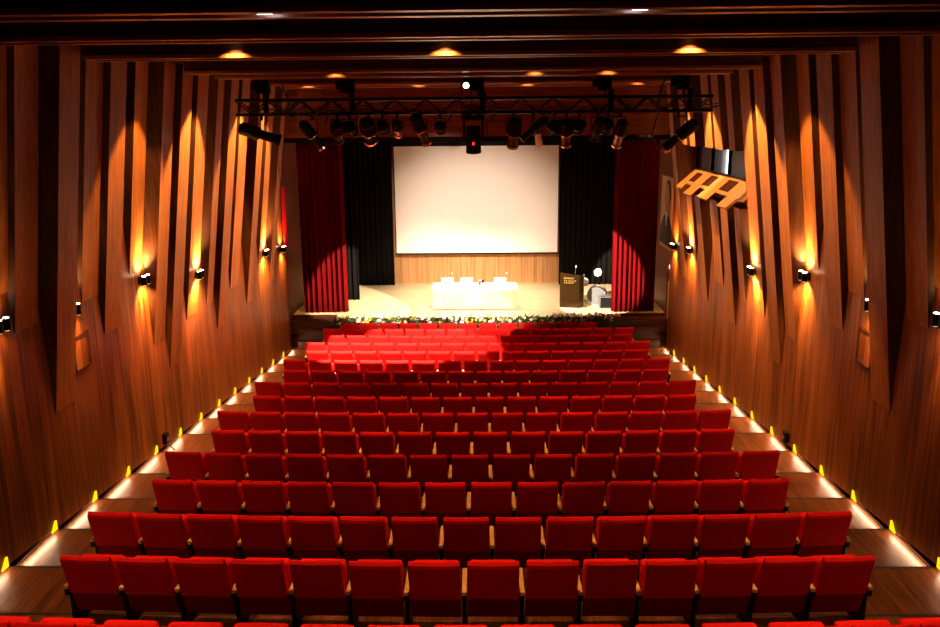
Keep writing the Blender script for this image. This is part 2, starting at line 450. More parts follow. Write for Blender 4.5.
def par_can(x, y, z, h, yaw, tilt, label, small=1.0):
    t = thing('stage_lamp', label, 'stage lamp', (x, y, z), yaw, 'lamps on the stage floor')
    b_ = B()
    for a in range(3): tube(b_, (0, 0, .05), (.2*math.cos(a*2.1+.5), .2*math.sin(a*2.1+.5), .008), .01, .01, 8)
    tube(b_, (0, 0, .05), (0, 0, h), .014, .014, 8); mesh_obj('stand', b_, M_blackmetal, t)
    ax = V((0, -math.cos(tilt), math.sin(tilt))); c = V((0, 0, h+.10))
    b_ = B(); tube(b_, c-ax*.12*small, c+ax*.12*small, .10*small, .12*small, 20); mesh_obj('can', b_, M_chrome, t)
    b_ = B(); tube(b_, c+ax*.12*small, c+ax*.125*small, .105*small, .105*small, 20); mesh_obj('lens', b_, M_white, t)
    b_ = B(); bx(b_, -.135*small, -.12*small, -.02, .02, h-.02, h+.14); bx(b_, .12*small, .135*small, -.02, .02, h-.02, h+.14); bx(b_, -.135*small, .135*small, -.02, .02, h-.03, h-.01)
    mesh_obj('yoke', b_, M_blackmetal, t)
par_can(3.26, 25.2, DZ, .52, .5, .3, 'round silver lamp on a stand next to the drum, lower of the two')
par_can(3.72, 25.25, DZ, .80, -.3, .2, 'round silver lamp on a taller stand behind the drum')

# ------------------------------------------------------------------ flowers along the stage edge
def flowers(x, w, label, seed, dens):
    rnd = random.Random(seed)
    t = thing('flower_arrangement', label, 'flowers', (x, 22.80, TREAD(15)-RISE), 0, 'flower arrangements along the stage front')
    b_ = B(); bx(b_, -w/2+.01, w/2-.01, -.075, .075, 0, .62, .01); mesh_obj('planter', b_, M_planter, t)
    b_ = B()
    for k in range(int(150*dens*w)):
        c = V((rnd.uniform(-w/2+.06, w/2-.06), rnd.uniform(-.11, .10), rnd.uniform(.60, .92)))
        L = rnd.uniform(.09, .17); wd = L*.33
        d = V((rnd.gauss(0, .7), rnd.gauss(-.2, .7), rnd.uniform(.1, 1))).normalized()
        s_ = d.cross(V((rnd.uniform(-1, 1), rnd.uniform(-1, 1), .3))).normalized()*wd/2
        up = d.cross(s_).normalized()*.008
        a0, m1, m2, tp = c, c+d*L*.5+s_+up, c+d*L*.5-s_+up, c+d*L
        vs = [b_.verts.new(q) for q in (a0, m1, tp, m2)]
        lo = [b_.verts.new(q-up*.6) for q in (a0, m1, tp, m2)]
        b_.faces.new(vs); b_.faces.new(lo[::-1])
        for i in range(4): b_.faces.new((vs[i], vs[(i+1) % 4], lo[(i+1) % 4], lo[i]))
    f = mesh_obj('foliage', b_, M_leaf, t)
    for nm, mt, cnt in (('white_blossoms', M_petalw, int(26*w)), ('yellow_blossoms', M_petaly, int(13*w))):
        b_ = B()
        for k in range(cnt):
            c = V((rnd.uniform(-w/2+.03, w/2-.03), rnd.uniform(-.11, .12), rnd.uniform(.78, 1.02)))
            ax = V((rnd.gauss(0, .5), -.8+rnd.gauss(0, .4), .7+rnd.gauss(0, .3))).normalized()
            R_ = ax.to_track_quat('Z', 'Y').to_matrix()
            r = rnd.uniform(.045, .072); npet = 6
            ctr = b_.verts.new(c)
            for q in range(npet):
                a = 2*PI*q/npet
                p1 = c+R_ @ V((r*.45*math.cos(a-.42), r*.45*math.sin(a-.42), .018))
                p2 = c+R_ @ V((r*math.cos(a), r*math.sin(a), .022))
                p3 = c+R_ @ V((r*.45*math.cos(a+.42), r*.45*math.sin(a+.42), .018))
                b_.faces.new((ctr, b_.verts.new(p1), b_.verts.new(p2), b_.verts.new(p3)))
            tube(b_, c-ax*.05, c+ax*.012, .006, .012, 6)
        o = mesh_obj(nm, b_, mt, t); o['kind'] = 'stuff'
NF = 8; FX0, FX1 = -4.1, 3.84
fl = ['white and yellow flower arrangement at the stage end by the unlit steps',
      'white and yellow flower arrangement second from the stage end opposite the lectern',
      'white and yellow flower arrangement third from the stage end opposite the lectern',
      'white and yellow flower arrangement below the middle desk panel, on its laptop side',
      'white and yellow flower arrangement below the desk end nearer the lectern',
      'white and yellow flower arrangement between the desk and the lectern',
      'white and yellow flower arrangement below the bronze lectern',
      'dense white flower arrangement at the stage end below the lit red curtain']
for k in range(NF):
    w = (FX1-FX0)/NF
    flowers(FX0+w*(k+.5), w, fl[k], 20+k, (1.3 if k in (0, 1) else .8 if k < 5 else 1.7))

# ------------------------------------------------------------------ seats
def seat_parts():
    root = thing('theatre_seat', '', 'seat')
    rec = Matrix.Rotation(math.radians(15), 3, 'X')
    # upholstered backrest, top edge at y=0, z=.83, leaning back towards the camera
    b_ = B()
    L = .44; HW = .241; TH = .09
    prof = [(0, 0), (0, L-.052), (.010, L-.022), (.034, L-.002), (.048, L), (.060, L-.012), (.072, L*.72), (.108, L*.28), (.10, .01), (.06, 0)]
    prism(b_, [(-HW, y_, z_) for y_, z_ in prof], (2*HW, 0, 0))
    ends = [e for e in b_.edges if abs(e.verts[0].co.x-e.verts[1].co.x) < 1e-6]
    bmesh.ops.recalc_face_normals(b_, faces=b_.faces)
    bmesh.ops.bevel(b_, geom=ends, offset=.012, segments=2, affect='EDGES', profile=.5)
    bmesh.ops.subdivide_edges(b_, edges=[e for e in b_.edges if abs(e.verts[0].co.x-e.verts[1].co.x) > .3], cuts=6)
    for v in b_.verts:                                      # slightly dished top edge
        if v.co.z > L-.06: v.co.z += .010*(abs(v.co.x)/HW)**2 - .005
    bmesh.ops.rotate(b_, cent=(0, 0, 0), matrix=rec, verts=b_.verts)
    bmesh.ops.translate(b_, vec=(0, L*math.sin(math.radians(15))-.022, .835-L*math.cos(math.radians(15))), verts=b_.verts)
    mesh_obj('backrest', b_, M_seat, root, False)
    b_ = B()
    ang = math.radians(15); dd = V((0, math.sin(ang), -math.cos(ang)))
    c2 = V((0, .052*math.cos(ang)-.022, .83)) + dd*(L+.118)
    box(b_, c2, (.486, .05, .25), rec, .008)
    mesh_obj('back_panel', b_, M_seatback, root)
    # tipped-up cushion
    b_ = B(); vs = box(b_, (0, .300, .515), (.455, .11, .36), Matrix.Rotation(math.radians(4), 3, 'X'), .035, 3)
    mesh_obj('seat_cushion', b_, M_seat, root, True)
    def arm(x):
        b_ = B(); bx(b_, x-.024, x+.024, .085, .53, .445, .487, .008); a = mesh_obj('armrest', b_, M_arm, root)
        b_ = B(); bx(b_, x-.022, x+.022, .16, .44, .02, .445, .006); bx(b_, x-.025, x+.025, .14, .50, 0, .022); bx(b_, x-.020, x+.020, .088, .17, .385, .447)
        mesh_obj('leg', b_, M_blackmetal, root)
        return a
    arm(-.275)
    return root
proto = seat_parts()
endproto_children = None
b_ = B(); bx(b_, .275-.024, .275+.024, .085, .53, .445, .487, .008)
endarm = mesh_obj('armrest', b_, M_arm, proto)
b_ = B(); bx(b_, .275-.022, .275+.022, .16, .44, .02, .445, .006); bx(b_, .275-.025, .275+.025, .14, .50, 0, .022); bx(b_, .275-.020, .275+.020, .088, .17, .385, .447)
endleg = mesh_obj('leg', b_, M_blackmetal, proto)
core = [c for c in proto.children if c not in (endarm, endleg)]
CURVE = .0077
NS = [15, 14]*8
first = True
plan = []
for i in range(16):
    n = NS[i]
    for k in range(n):
        if i == 15 and k == n-1: continue              # the front row lacks its last seat
        x = (k-(n-1)/2)*.55
        last = (k == n-1) or (i == 15 and k == n-2)
        plan.append((i, k, n, x, last))
random.Random(5)
jit = random.Random(11)
for idx, (i, k, n, x, last) in enumerate(plan):
    if idx == len(plan)-1:
        r = proto; kids = None
    else:
        r = proto.copy(); COL.objects.link(r)
        for c in core + ([endarm, endleg] if last else []):
            d = c.copy(); COL.objects.link(d); d.parent = r
    r.location = (x, ROWY(i)-(.13 if i == 0 else 0)+CURVE*x*x + jit.uniform(-.006, .006), TREAD(i))
    r.rotation_euler = (0, 0, math.atan(2*CURVE*x)+jit.uniform(-.006, .006))
    rowname = 'front row' if i == 15 else ('row %s from the stage' % ORD[16-i])
    if k < n/2-.6:
        pos = '%s from the left-side aisle' % ORD[k+1] if k else 'beside the left-side aisle'
    else:
        kk = n-k
        pos = '%s from the right-side aisle' % ORD[kk] if kk > 1 else 'beside the right-side aisle'
    r['label'] = 'red tip-up theatre seat %s in the %s' % (pos, rowname)
    r['category'] = 'seat'
    r['group'] = 'red seats in the ' + rowname

# ------------------------------------------------------------------ wall fins
FINS = [(8.80, 9.32, 4.41), (9.22, 9.72, 3.91), (9.87, 10.37, 2.68), (10.86, 11.36, 3.92), (11.41, 11.92, 3.33), (12.43, 12.90, 4.02),
        (13.08, 13.55, 2.72), (13.66, 14.14, 2.13), (14.64, 15.20, 2.76), (15.75, 16.12, 2.78), (16.30, 16.80, 2.18), (17.30, 17.90, 2.80),
        (18.43, 18.90, 2.22), (19.60, 20.10, 2.95), (20.50, 20.90, 2.34)]
TILT = math.tan(math.radians(7.6))
def fin_solid(bm, s, y0, y1, zt, za, zb):
    """the slice of a fin between heights za and zb; its tip touches the wall at zt"""
    def X(z): return s*(W-.006-(z-zt)*TILT)
    lean = .10
    ya, yb = y0-(za-zt)*lean*.6, y0-(zb-zt)*lean*.6
    w = s*(W+.004)
    hexa(bm, [(w, ya, za), (X(za), y0, za), (X(za), y1, za), (w, y1, za), (w, yb, zb), (X(zb), y0, zb), (X(zb), y1, zb), (w, y1, zb)])
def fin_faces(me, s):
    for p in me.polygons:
        p.material_index = 0 if p.normal.x*(-s) > .8 else 1  # hall-facing side keeps the veneer, the others take the shade-darkened one
for s in (-1, 1):
    side = 'left-side' if s < 0 else 'right-side'
    for k, (y0, y1, zt) in enumerate(FINS):
        nth = ORD[15-k]
        cut = s > 0 and 9 <= k <= 13
        pieces = [(zt, 7.20)] if not cut else [(zt, 4.60), (5.68, 7.20)]
        for q, (za, zb) in enumerate(pieces):
            b_ = B(); fin_solid(b_, s, y0, y1, zt, za, zb)
            o = mesh_obj('wall_fin', b_, [M_fin, M_finshade])
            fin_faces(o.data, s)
            if not cut: lb = 'slanting walnut wall fin, %s from the stage on the %s wall' % (nth, side)
            elif q == 0: lb = 'cut-off walnut wall fin under the booth window sill, %s from the stage' % nth
            else: lb = 'short walnut wall fin piece above the booth window, %s from the stage' % nth
            tag(o, lb, 'wall fin', 'walnut fins on the %s wall' % side)

# ------------------------------------------------------------------ booth window cut through the right-hand fins
b_ = B()
x = W
for (y0, y1, z0, z1) in ((WINY0, WINY1, WINZ0, WINZ0+.04), (WINY0, WINY1, WINZ1-.04, WINZ1), (WINY0, WINY0+.05, WINZ0, WINZ1), (WINY1-.05, WINY1, WINZ0, WINZ1),
                         (17.55, 17.60, WINZ0, WINZ1), (18.9, 18.95, WINZ0, WINZ1)):
    bx(b_, W+.02, W+.10, y0, y1, z0, z1)
wf = struct('window_1', b_, M_blackmetal)
for (y0, y1) in ((WINY0+.05, 17.55), (17.60, 18.9), (18.95, WINY1-.05)):
    b_ = B(); bx(b_, W+.05, W+.062, y0, y1, WINZ0+.04, WINZ1-.04); mesh_obj('pane', b_, M_glass, wf)
b_ = B()                                                        # the booth behind the glass
bx(b_, 7.6, 7.7, 15.2, 20.6, 4.4, 6.4); bx(b_, W+.17, 7.7, 15.1, 15.2, 4.4, 6.4); bx(b_, W+.17, 7.7, 15.2, 20.6, 6.3, 6.4); bx(b_, W+.17, 7.7, 15.2, 20.6, 4.3, 4.4)
struct('wall_booth', b_, M_blueroom)
b_ = B(); bx(b_, W+.17, 6.16, 20.5, 20.6, 4.4, 6.4); struct('wall_booth_end', b_, M_pinkroom)
b_ = B(); bx(b_, 6.16, 7.7, 20.44, 20.6, 4.4, 6.4); struct('wall_booth_dark', b_, M_blueroom)
b_ = B(); bx(b_, 6.10, 6.155, 20.44, 20.49, 4.6, 5.6)
tag(mesh_obj('booth_lamp', b_, glow('booth_tube', (.8, .92, 1), 5)), 'narrow white lit strip glimpsed through the booth window', 'lamp')
# sloping veneered sill with square lobes
def S_(y, u): return V((W-.01-u*.52, y, WINZ0-.0-u*.46))
nrm = V((-.46, 0, .52)).normalized()
out = [(15.40, 0), (15.40, .62), (15.70, .62), (15.70, 1.0), (16.30, 1.0), (16.30, .62), (17.15, .62), (17.15, .95), (17.95, .95), (17.95, .62), (18.40, .62), (18.40, 1.0), (19.1, 1.0), (19.1, .62), (19.6, .62), (19.6, .85), (20.2, .85), (20.2, 0)]
t = thing('booth_sill', 'zigzag-edged light veneer sill sloping down below the booth window', 'sill', (W, 17.8, WINZ0))
b_ = B(); prism(b_, [S_(y, u)-V((W, 17.8, WINZ0)) for y, u in out], -nrm*.05); mesh_obj('board', b_, M_sill, t)
for (y0, y1, u0, u1) in ((16.5, 17.15, .08, .50), (17.95, 18.5, .08, .5), (19.2, 19.7, .1, .5)):
    b_ = B(); prism(b_, [S_(y, u)-V((W, 17.8, WINZ0))+nrm*.002 for y, u in ((y0, u0), (y0, u1), (y1, u1), (y1, u0))], nrm*.006); mesh_obj('inlay', b_, M_silldark, t)

# ------------------------------------------------------------------ lights helper
def spot(name, loc, target, energy, col, angle, blend=.3, size=.02):
    l = bpy.data.lights.new(name, 'SPOT'); l.energy = energy; l.color = col; l.spot_size = angle; l.spot_blend = blend; l.shadow_soft_size = size
    o = link(bpy.data.objects.new(name, l)); o.location = loc
    o.rotation_euler = (V(target)-V(loc)).to_track_quat('-Z', 'Y').to_euler()
    return o
def area(name, loc, target, energy, col, sx, sy, roll=None):
    l = bpy.data.lights.new(name, 'AREA'); l.energy = energy; l.color = col; l.shape = 'RECTANGLE'; l.size = sx; l.size_y = sy
    o = link(bpy.data.objects.new(name, l)); o.location = loc
    o.rotation_euler = (V(target)-V(loc)).to_track_quat('-Z', 'Y').to_euler()
    return o
WARM = (1, .46, .13)

# ------------------------------------------------------------------ wall sconces (twin up/down cylinders)
SC = [(8.84, 4.10, 0, 'sixth from the stage'), (10.46, 3.90, 0, 'above the framed hatch'), (12.78, 3.86, 0, 'fourth from the stage'),
      (15.0, 3.54, .10, 'third from the stage'), (19.95, 3.16, .03, 'second from the stage'), (21.8, 2.97, 0, 'first from the stage')]
for s in (-1, 1):
    side = 'left-side' if s < 0 else 'right-side'
    for k, (y, z, off, where) in enumerate(SC):
        xw = s*(W-off-.004)
        lb = 'dark twin-cylinder sconce glowing up and down on the %s wall, %s' % (side, where)
        t = thing('wall_sconce', lb, 'sconce', (xw, y, z), 0, 'sconces on the %s wall' % side)
        b_ = B(); bx(b_, 0, -s*.02, -.06, .06, -.06, .06); bx(b_, -s*.02, -s*.09, -.015, .015, -.015, .015); mesh_obj('bracket', b_, M_blackmetal, t)
        for dy in (-.072, .072):
            b_ = B(); tube(b_, (-s*.10, dy, -.07), (-s*.10, dy, .07), .046, .046, 18); c = mesh_obj('cylinder', b_, M_blackmetal, t)
            for dz in (.072, -.072):
                b_ = B(); tube(b_, (-s*.10, dy, dz-.003), (-s*.10, dy, dz+.003), .031, .031, 16); mesh_obj('lens', b_, M_led if dz > 0 else M_down, c)
        for dz in (1, -1):
            spot('sconce_beam', (xw-s*.10, y, z+dz*.12), (xw-s*.0, y, z+dz*2), (80, 140, 270, 270, 190, 190)[k], (1, .54, .21), math.radians(44), .8, .03)
            spot('sconce_wash', (xw-s*.15, y, z+dz*.13), (xw+s*.85, y+.25, z+dz*1.5), (15, 60, 260, 380, 420, 170)[k], WARM, math.radians(125), .8, .04)

# ------------------------------------------------------------------ step lights in the slots under the wall panels
for s in (-1, 1):
    side = 'left-side' if s < 0 else 'right-side'
    for i in range(1, 16):
        y0, y1, z = EDGE(i-1)+.02, EDGE(i)-.03, TREAD(i)
        lb = 'yellow wedge step light at the %s wall beside the %s' % (side, 'front row' if i == 15 else 'row %s from the stage' % ORD[16-i])
        t = thing('step_light', lb, 'step light', (s*(W-.03), y0, z), 0, 'step lights along the %s wall' % side)
        b_ = B(); prism(b_, [(0, -.15, RISE+.006), (0, -.022, RISE+.006), (0, -.022, RISE+.125), (0, -.045, RISE+.125)], (s*.02, 0, 0)); mesh_obj('diffuser', b_, M_step, t)
        b_ = B(); bx(b_, s*.02, s*.03, 0, y1-y0, 0, .02); mesh_obj('housing', b_, M_riser, t)
        yc = (y0+y1)/2
        area('step_strip', (s*(W-.022), yc, z+.085), (s*(W-.30), yc, z-.10), 7.0, (1, .66, .40), (y1-y0)*1.0, .03)

# ------------------------------------------------------------------ ceiling downlights
def downlight(x, y, label, e_face=60, e_down=200, r=.045):
    t = thing('downlight', label, 'downlight', (x, y, CEIL+.16), 0, 'downlights between the ceiling beams')
    b_ = B(); tube(b_, (0, 0, 0), (0, 0, .38), r+.02, r+.02, 20); mesh_obj('can', b_, M_blackmetal, t)
    b_ = B(); tube(b_, (0, 0, -.006), (0, 0, 0), r, r, 20); mesh_obj('lens', b_, M_down, t)
    spot('downlight_halo', (x, y, CEIL+.150), (x, y, 0), e_face, HOUSE, math.radians(118), .75, .015)
    spot('downlight_beam', (x, y, CEIL+.14), (x, y, 0), e_down, HOUSE, math.radians(50), .7, .03)
HOUSE = (1, .50, .17)
for nm, x in (('opposite the lectern side', -2.77), ('in the middle', -.25), ('on the lectern side', 2.66)):
    downlight(x, 10.19, 'glowing downlight %s of the large row in front of a ceiling beam' % nm, 170, 420)
for nm, x in (('opposite the lectern side', -2.4), ('in the middle', 1.1), ('on the lectern side', 2.37)):
    downlight(x, 14.95, 'small downlight %s of the second row from the stage' % nm, 26, 380, .035)
for nm, x in (('farthest from the lectern', -3.85), ('second from the banner side', -1.3), ('third from the banner side', 1.2), ('towards the door', 3.72)):
    downlight(x, 19.55, 'small downlight %s in the row before the stage header' % nm, 18, 260, .035)
for y in (5.2, 7.4, 12.4, 17.0):                                # unseen lamps added inside the coffers to brighten the seat tops
    for x in (-3.1, 0, 3.1):
        spot('house_fill', (x, y, CEIL+.40), (x, y, 0), 1050 if y > 6 else 700, HOUSE, math.radians(48), .7, .04)
for x, y, nm in ((-1.38, 6.3, 'on the banner side'), (1.34, 6.3, 'on the lectern side'), (1.15, 15.2, 'in the middle'), (4.2, 18.35, 'near the wall fins')):
    b_ = B(); bx(b_, x-.055, x+.055, y-.02, y+.02, CEIL-.006, CEIL+.03)
    tag(mesh_obj('ceiling_lamp', b_, M_ledw), 'tiny white rectangular lamp under a ceiling beam, %s' % nm, 'lamp', 'tiny white ceiling lamps')

# wall-grazing lamps recessed in the dark gap between the beam ends and the fins
for s in (-1, 1):
    for y, e in ((12.6, 1000), (14.6, 2200), (17.4, 2300), (19.4, 2100), (21.2, 1300)):
        spot('wall_graze_fill', (s*3.55, y, 7.35), (s*5.3, y-.5, 4.2), e, WARM if y < 14 else (1, .54, .22), math.radians(52), .3, .03)
for s in (-1, 1):
    for y, e in ((17.6, 700), (20.2, 1300)):
        spot('wall_graze_fill', (s*3.0, y, 7.0), (s*5.28, y, 1.9), e, WARM, math.radians(40), .8, .05)  # extra unseen washers added to brighten the lower walls near the stage
spot('wall_graze_fill', (4.45, 22.95, 6.5), (5.46, 23.5, 3.4), 800, (1, .30, .07), math.radians(48), .6, .03)  # unseen red spot added to warm the wall and portrait beside the stage
# ------------------------------------------------------------------ lighting truss and fixtures
TY, TZ0, TZ1 = 16.0, 6.42, 6.68
t = thing('lighting_truss', 'long black box truss hung across the hall below the ceiling', 'truss', (0, TY, TZ0))
for dy in (-.13, .13):
    for z in (0, TZ1-TZ0):
        b_ = B(); tube(b_, (-4.45, dy, z), (4.45, dy, z), .030, .030, 12); mesh_obj('chord', b_, M_blackmetal, t)
b_ = B(); H_ = TZ1-TZ0; n = 30
for k in range(n):
    xa, xb = -4.45+8.9*k/n, -4.45+8.9*(k+1)/n
    for dy in (-.13, .13):
        a, c = ((0, H_) if k % 2 else (H_, 0))
        tube(b_, (xa, dy, a), (xb, dy, c), .015, .015, 6)
    tube(b_, (xa, -.13, 0), (xb, .13, 0), .009, .009, 6); tube(b_, (xa, -.13, H_), (xa, .13, H_), .009, .009, 6)
mesh_obj('lattice', b_, M_blackmetal, t)
def hoist(x, label):
    t = thing('chain_hoist', label, 'hoist', (x, TY, TZ1+.02), 0, 'chain hoists holding the truss')
    b_ = B(); bx(b_, -.13, .13, -.1, .1, .10, .36, .02); tube(b_, (-.13, 0, .24), (-.22, 0, .24), .08, .07, 14); mesh_obj('motor', b_, M_blackmatte, t)
    b_ = B(); tube(b_, (0, 0, .36), (0, 0, .93), .012, .012, 8); tube(b_, (.02, 0, -.02), (.02, 0, .10), .016, .016, 8); mesh_obj('chain', b_, M_blackmetal, t)
    b_ = B(); tube(b_, (.10, -.24, -.25), (.10, -.24, .10), .05, .06, 12); bx(b_, .07, .13, -.24, -.09, .08, .12); mesh_obj('chain_bag', b_, M_blackmatte, t)
hoist(-3.95, 'black chain hoist at the truss end by the left-side wall fins')
hoist(-2.35, 'black chain hoist second along the truss from the left-side wall')
hoist(.08, 'black chain hoist over the middle of the truss')
hoist(2.45, 'black chain hoist second along the truss from the right-side wall')
hoist(3.90, 'black chain hoist at the truss end by the booth window')
# cables looping from ceiling to the truss ends
for pts, lb in (([(-3.7, 15.78, 7.6), (-3.62, 15.79, 7.2), (-3.5, 15.78, 6.85), (-3.42, 15.79, 6.6), (-3.55, 15.80, 6.44)], 'black cable dropping to the truss by the left-side wall'),
                ([(3.66, 15.72, 7.6), (3.55, 15.7, 7.1), (3.42, 15.68, 6.7), (3.38, 15.66, 6.3), (3.30, 15.62, 6.0), (3.42, 15.6, 5.72)], 'black cable dropping past the truss by the booth window')):
    b_ = B(); path(b_, pts, .016); tag(mesh_obj('power_cable', b_, M_cable, None, True), lb, 'cable')

b_ = B(); rc = random.Random(9)
x_ = -4.2
while x_ < 4.1:
    L_ = rc.uniform(.35, .9); sag = rc.uniform(.05, .16); yy = TY-.175
    path(b_, [(x_+L_*f, yy, TZ0+.10-sag*4*f*(1-f)) for f in (0, .2, .4, .6, .8, 1)], .014, 6)
    path(b_, [(x_+L_*f, yy-.02, TZ0+.14-sag*.6*4*f*(1-f)) for f in (0, .25, .5, .75, 1)], .012, 6)
    x_ += L_
for xc_ in (-2.75, -2.2, -.45, .35, 2.3, 2.62):
    path(b_, [(xc_, TY-.18, TZ0+.12), (xc_+.05, TY-.2, TZ0-.05), (xc_-.03, TY-.21, TZ0-.18), (xc_+.06, TY-.19, TZ0+.02)], .013, 6)
tag(mesh_obj('hanging_cable_loom', b_, M_cable), 'black cables looped along the near side of the lighting truss', 'cable')

def profile(x, y, z, ax, L, r, label, style=0, clamp=True, glint=True, lens=None, group='stage lights hanging from the truss'):
    """theatre spotlight: z is the pivot height; ax its aiming direction"""
    ax = V(ax).normalized()
    t = thing('stage_light', label, 'stage light', (x, y, TZ0), 0, group)
    P = V((0, 0, z-TZ0))
    b_ = B(); tube(b_, P-ax*L*.5, P-ax*L*.02, r*1.15, r*1.15, 18)
    for k in range(4):
        q = P-ax*L*(.12+.09*k); tube(b_, q, q+ax*.012, r*1.28, r*1.28, 18)
    mesh_obj('housing', b_, M_blackmetal, t)
    b_ = B(); tube(b_, P-ax*L*.02, P+ax*L*.42, r*.82, r*.88, 18); mesh_obj('lens_tube', b_, M_blackmetal if style == 0 else M_steel if style == 2 else M_golddark, t)
    b_ = B(); tube(b_, P+ax*L*.42, P+ax*L*.5, r*1.12, r*1.12, 18); fr = mesh_obj('color_frame', b_, M_chrome if glint else M_blackmetal, t)
    b_ = B(); tube(b_, P+ax*L*.5, P+ax*(L*.5+.004), r*.8, r*.8, 18); mesh_obj('lens', b_, lens or M_steel, fr)
    b_ = B(); tube(b_, P-ax*L*.5-ax*.05, P-ax*L*.5, r*.6, r*.95, 16); mesh_obj('rear_cap', b_, M_blackmatte, t)
    if glint:
        b_ = B(); tube(b_, P-ax*L*.03, P+ax*L*.0, r*1.2, r*1.2, 18); mesh_obj('shutter_ring', b_, M_chrome, t)
    sx = V((1, 0, 0)) if abs(ax.x) < .75 else V((0, 1, 0))
    side_ = (sx - ax*sx.dot(ax)).normalized()
    b_ = B(); top = V((0, 0, -.07))
    for q in (-1, 1):
        tube(b_, P+side_*q*r*1.3, V((side_.x*q*r*1.3, side_.y*q*r*1.3, -.10)), .010, .010, 8)
    tube(b_, V((side_.x*r*1.3, side_.y*r*1.3, -.10)), V((-side_.x*r*1.3, -side_.y*r*1.3, -.10)), .010, .010, 8)
    mesh_obj('yoke', b_, M_blackmetal, t)
    b_ = B(); cy_ = TY-.13-y; bx(b_, -.025, .025, cy_-.025, cy_+.025, -.11, -.02, .004); tube(b_, (-.03, cy_, 0), (.03, cy_, 0), .036, .036, 12); mesh_obj('clamp', b_, M_blackmetal, t)
    return t
LB = 'stage light hanging from the truss'
profile(-3.98, 15.75, 6.06, (.85, .25, -.30), .74, .105, 'long black profile spotlight lying almost level by the left-side wall fins', glint=False)
profile(-3.02, 15.85, 6.02, (.50, .55, -.75), .62, .085, 'black profile spotlight tilted down over the red curtain opposite the lectern')
profile(-2.55, 15.85, 6.08, (-.1, .7, -.5), .50, .10, 'stubby black floodlight below the second hoist from the left-side wall', glint=False)
profile(-1.96, 15.85, 6.08, (.02, .80, -.62), .55, .12, 'black spotlight with bright ring above the screen edge away from the lectern', style=0)
profile(-1.70, 16.02, 6.16, (.1, .9, -.3), .30, .09, 'small black lantern tucked beside the bright-ringed spotlight', glint=False)
profile(-1.42, 15.85, 6.13, (0, .75, -.65), .34, .075, 'small black twin-lens fixture hanging alone above the screen', style=2)
profile(-.98, 15.85, 6.10, (.35, .5, -.8), .60, .095, 'coppery profile spotlight tilted down over the screen, banner side', style=1)
profile(-.62, 15.95, 6.14, (0, .9, -.4), .28, .08, 'small black lantern beside the coppery profile spotlight', glint=False)
profile(.76, 15.85, 6.02, (-.05, .62, -.78), .58, .105, 'coppery spotlight pointing steeply down over the screen, lectern side', style=1)
profile(1.12, 15.85, 6.10, (-.75, -.2, -.60), .58, .07, 'slim black profile spotlight leaning towards the steep coppery one', glint=False)
profile(1.52, 15.95, 6.13, (0, .9, -.35), .28, .10, 'boxy black lantern above the screen edge by the lectern', glint=False)
profile(1.74, 15.85, 6.02, (.05, .65, -.75), .55, .10, 'coppery spotlight with a round reflector between two black lanterns', style=1)
profile(1.98, 15.95, 6.14, (0, .9, -.35), .28, .10, 'round black lantern by the coppery reflector spotlight', glint=False)
profile(2.32, 15.85, 6.08, (-.1, .8, -.6), .52, .09, 'black spotlight in the dark cluster below the hoist near the lectern side', glint=False)
profile(-2.32, 15.95, 6.14, (.1, .9, -.35), .30, .10, 'boxy black lantern directly below the second hoist from the left-side wall', glint=False)
profile(2.52, 16.10, 6.14, (.0, .9, -.4), .30, .10, 'boxy black lantern directly below the hoist nearest the lectern side', glint=False)
profile(2.74, 15.85, 6.00, (-.10, .62, -.78), .55, .09, 'steel-tubed spotlight above the black curtain behind the lectern', style=2)
profile(3.82, 15.75, 5.95, (-.62, .35, -.60), .74, .10, 'long black profile spotlight tilted down beside the booth window', style=0)
# small lamp above the truss
profile(-.12, 15.72, 6.95, (.0, -.9, -.4), .24, .07, 'small lit spotlight shining from above the middle of the truss', glint=False, lens=M_lens, clamp=False)
# moving head in the middle
t = thing('moving_head_spotlight', 'big black moving-head fixture with red indicator at the middle of the truss', 'stage light', (.0, 16.0, TZ0))
b_ = B(); bx(b_, -.22, .22, -.16, .16, -.14, -.04, .015); mesh_obj('base', b_, M_blackmatte, t)
for s in (-1, 1):
    b_ = B(); bx(b_, s*.15, s*.20, -.08, .08, -.46, -.14, .01); mesh_obj('yoke_arm', b_, M_blackmatte, t)
b_ = B(); tube(b_, (0, 0, -.26), (0, .10, -.74), .13, .145, 22); hd = mesh_obj('head', b_, M_blackmatte, t)
b_ = B(); bx(b_, -.02, .02, -.11, -.085, -.60, -.54); mesh_obj('indicator', b_, M_redled, hd)
b_ = B(); bx(b_, .24, .27, -.14, -.11, -.40, -.10); bx(b_, .24, .42, -.14, -.11, -.42, -.40); mesh_obj('bracket', b_, M_chrome, t)
for q in (-.1, .1):
    b_ = B(); tube(b_, (q, -.13, -.04), (q, -.13, .03), .03, .03, 10); mesh_obj('clamp', b_, M_blackmetal, t)
# can hanging under the border in front of the screen
for x, z, col, lb in ((1.62, 5.70, M_white, 'short white can light under the border above the screen, lectern side'), (-1.38, 5.72, M_blackmetal, 'short black can light under the border above the screen, banner side')):
    t = thing('can_spotlight', lb, 'stage light', (x, 22.42, z+.30), 0, 'can lights under the border')
    b_ = B(); tube(b_, (0, 0, -.1), (.05, .05, -.40), .08, .10, 16); mesh_obj('can', b_, col, t)
    b_ = B(); tube(b_, (0, 0, -.14), (0, .10, .02), .012, .012, 8); bx(b_, -.03, .03, .06, .085, -.05, .05); mesh_obj('bracket', b_, M_blackmetal, t)

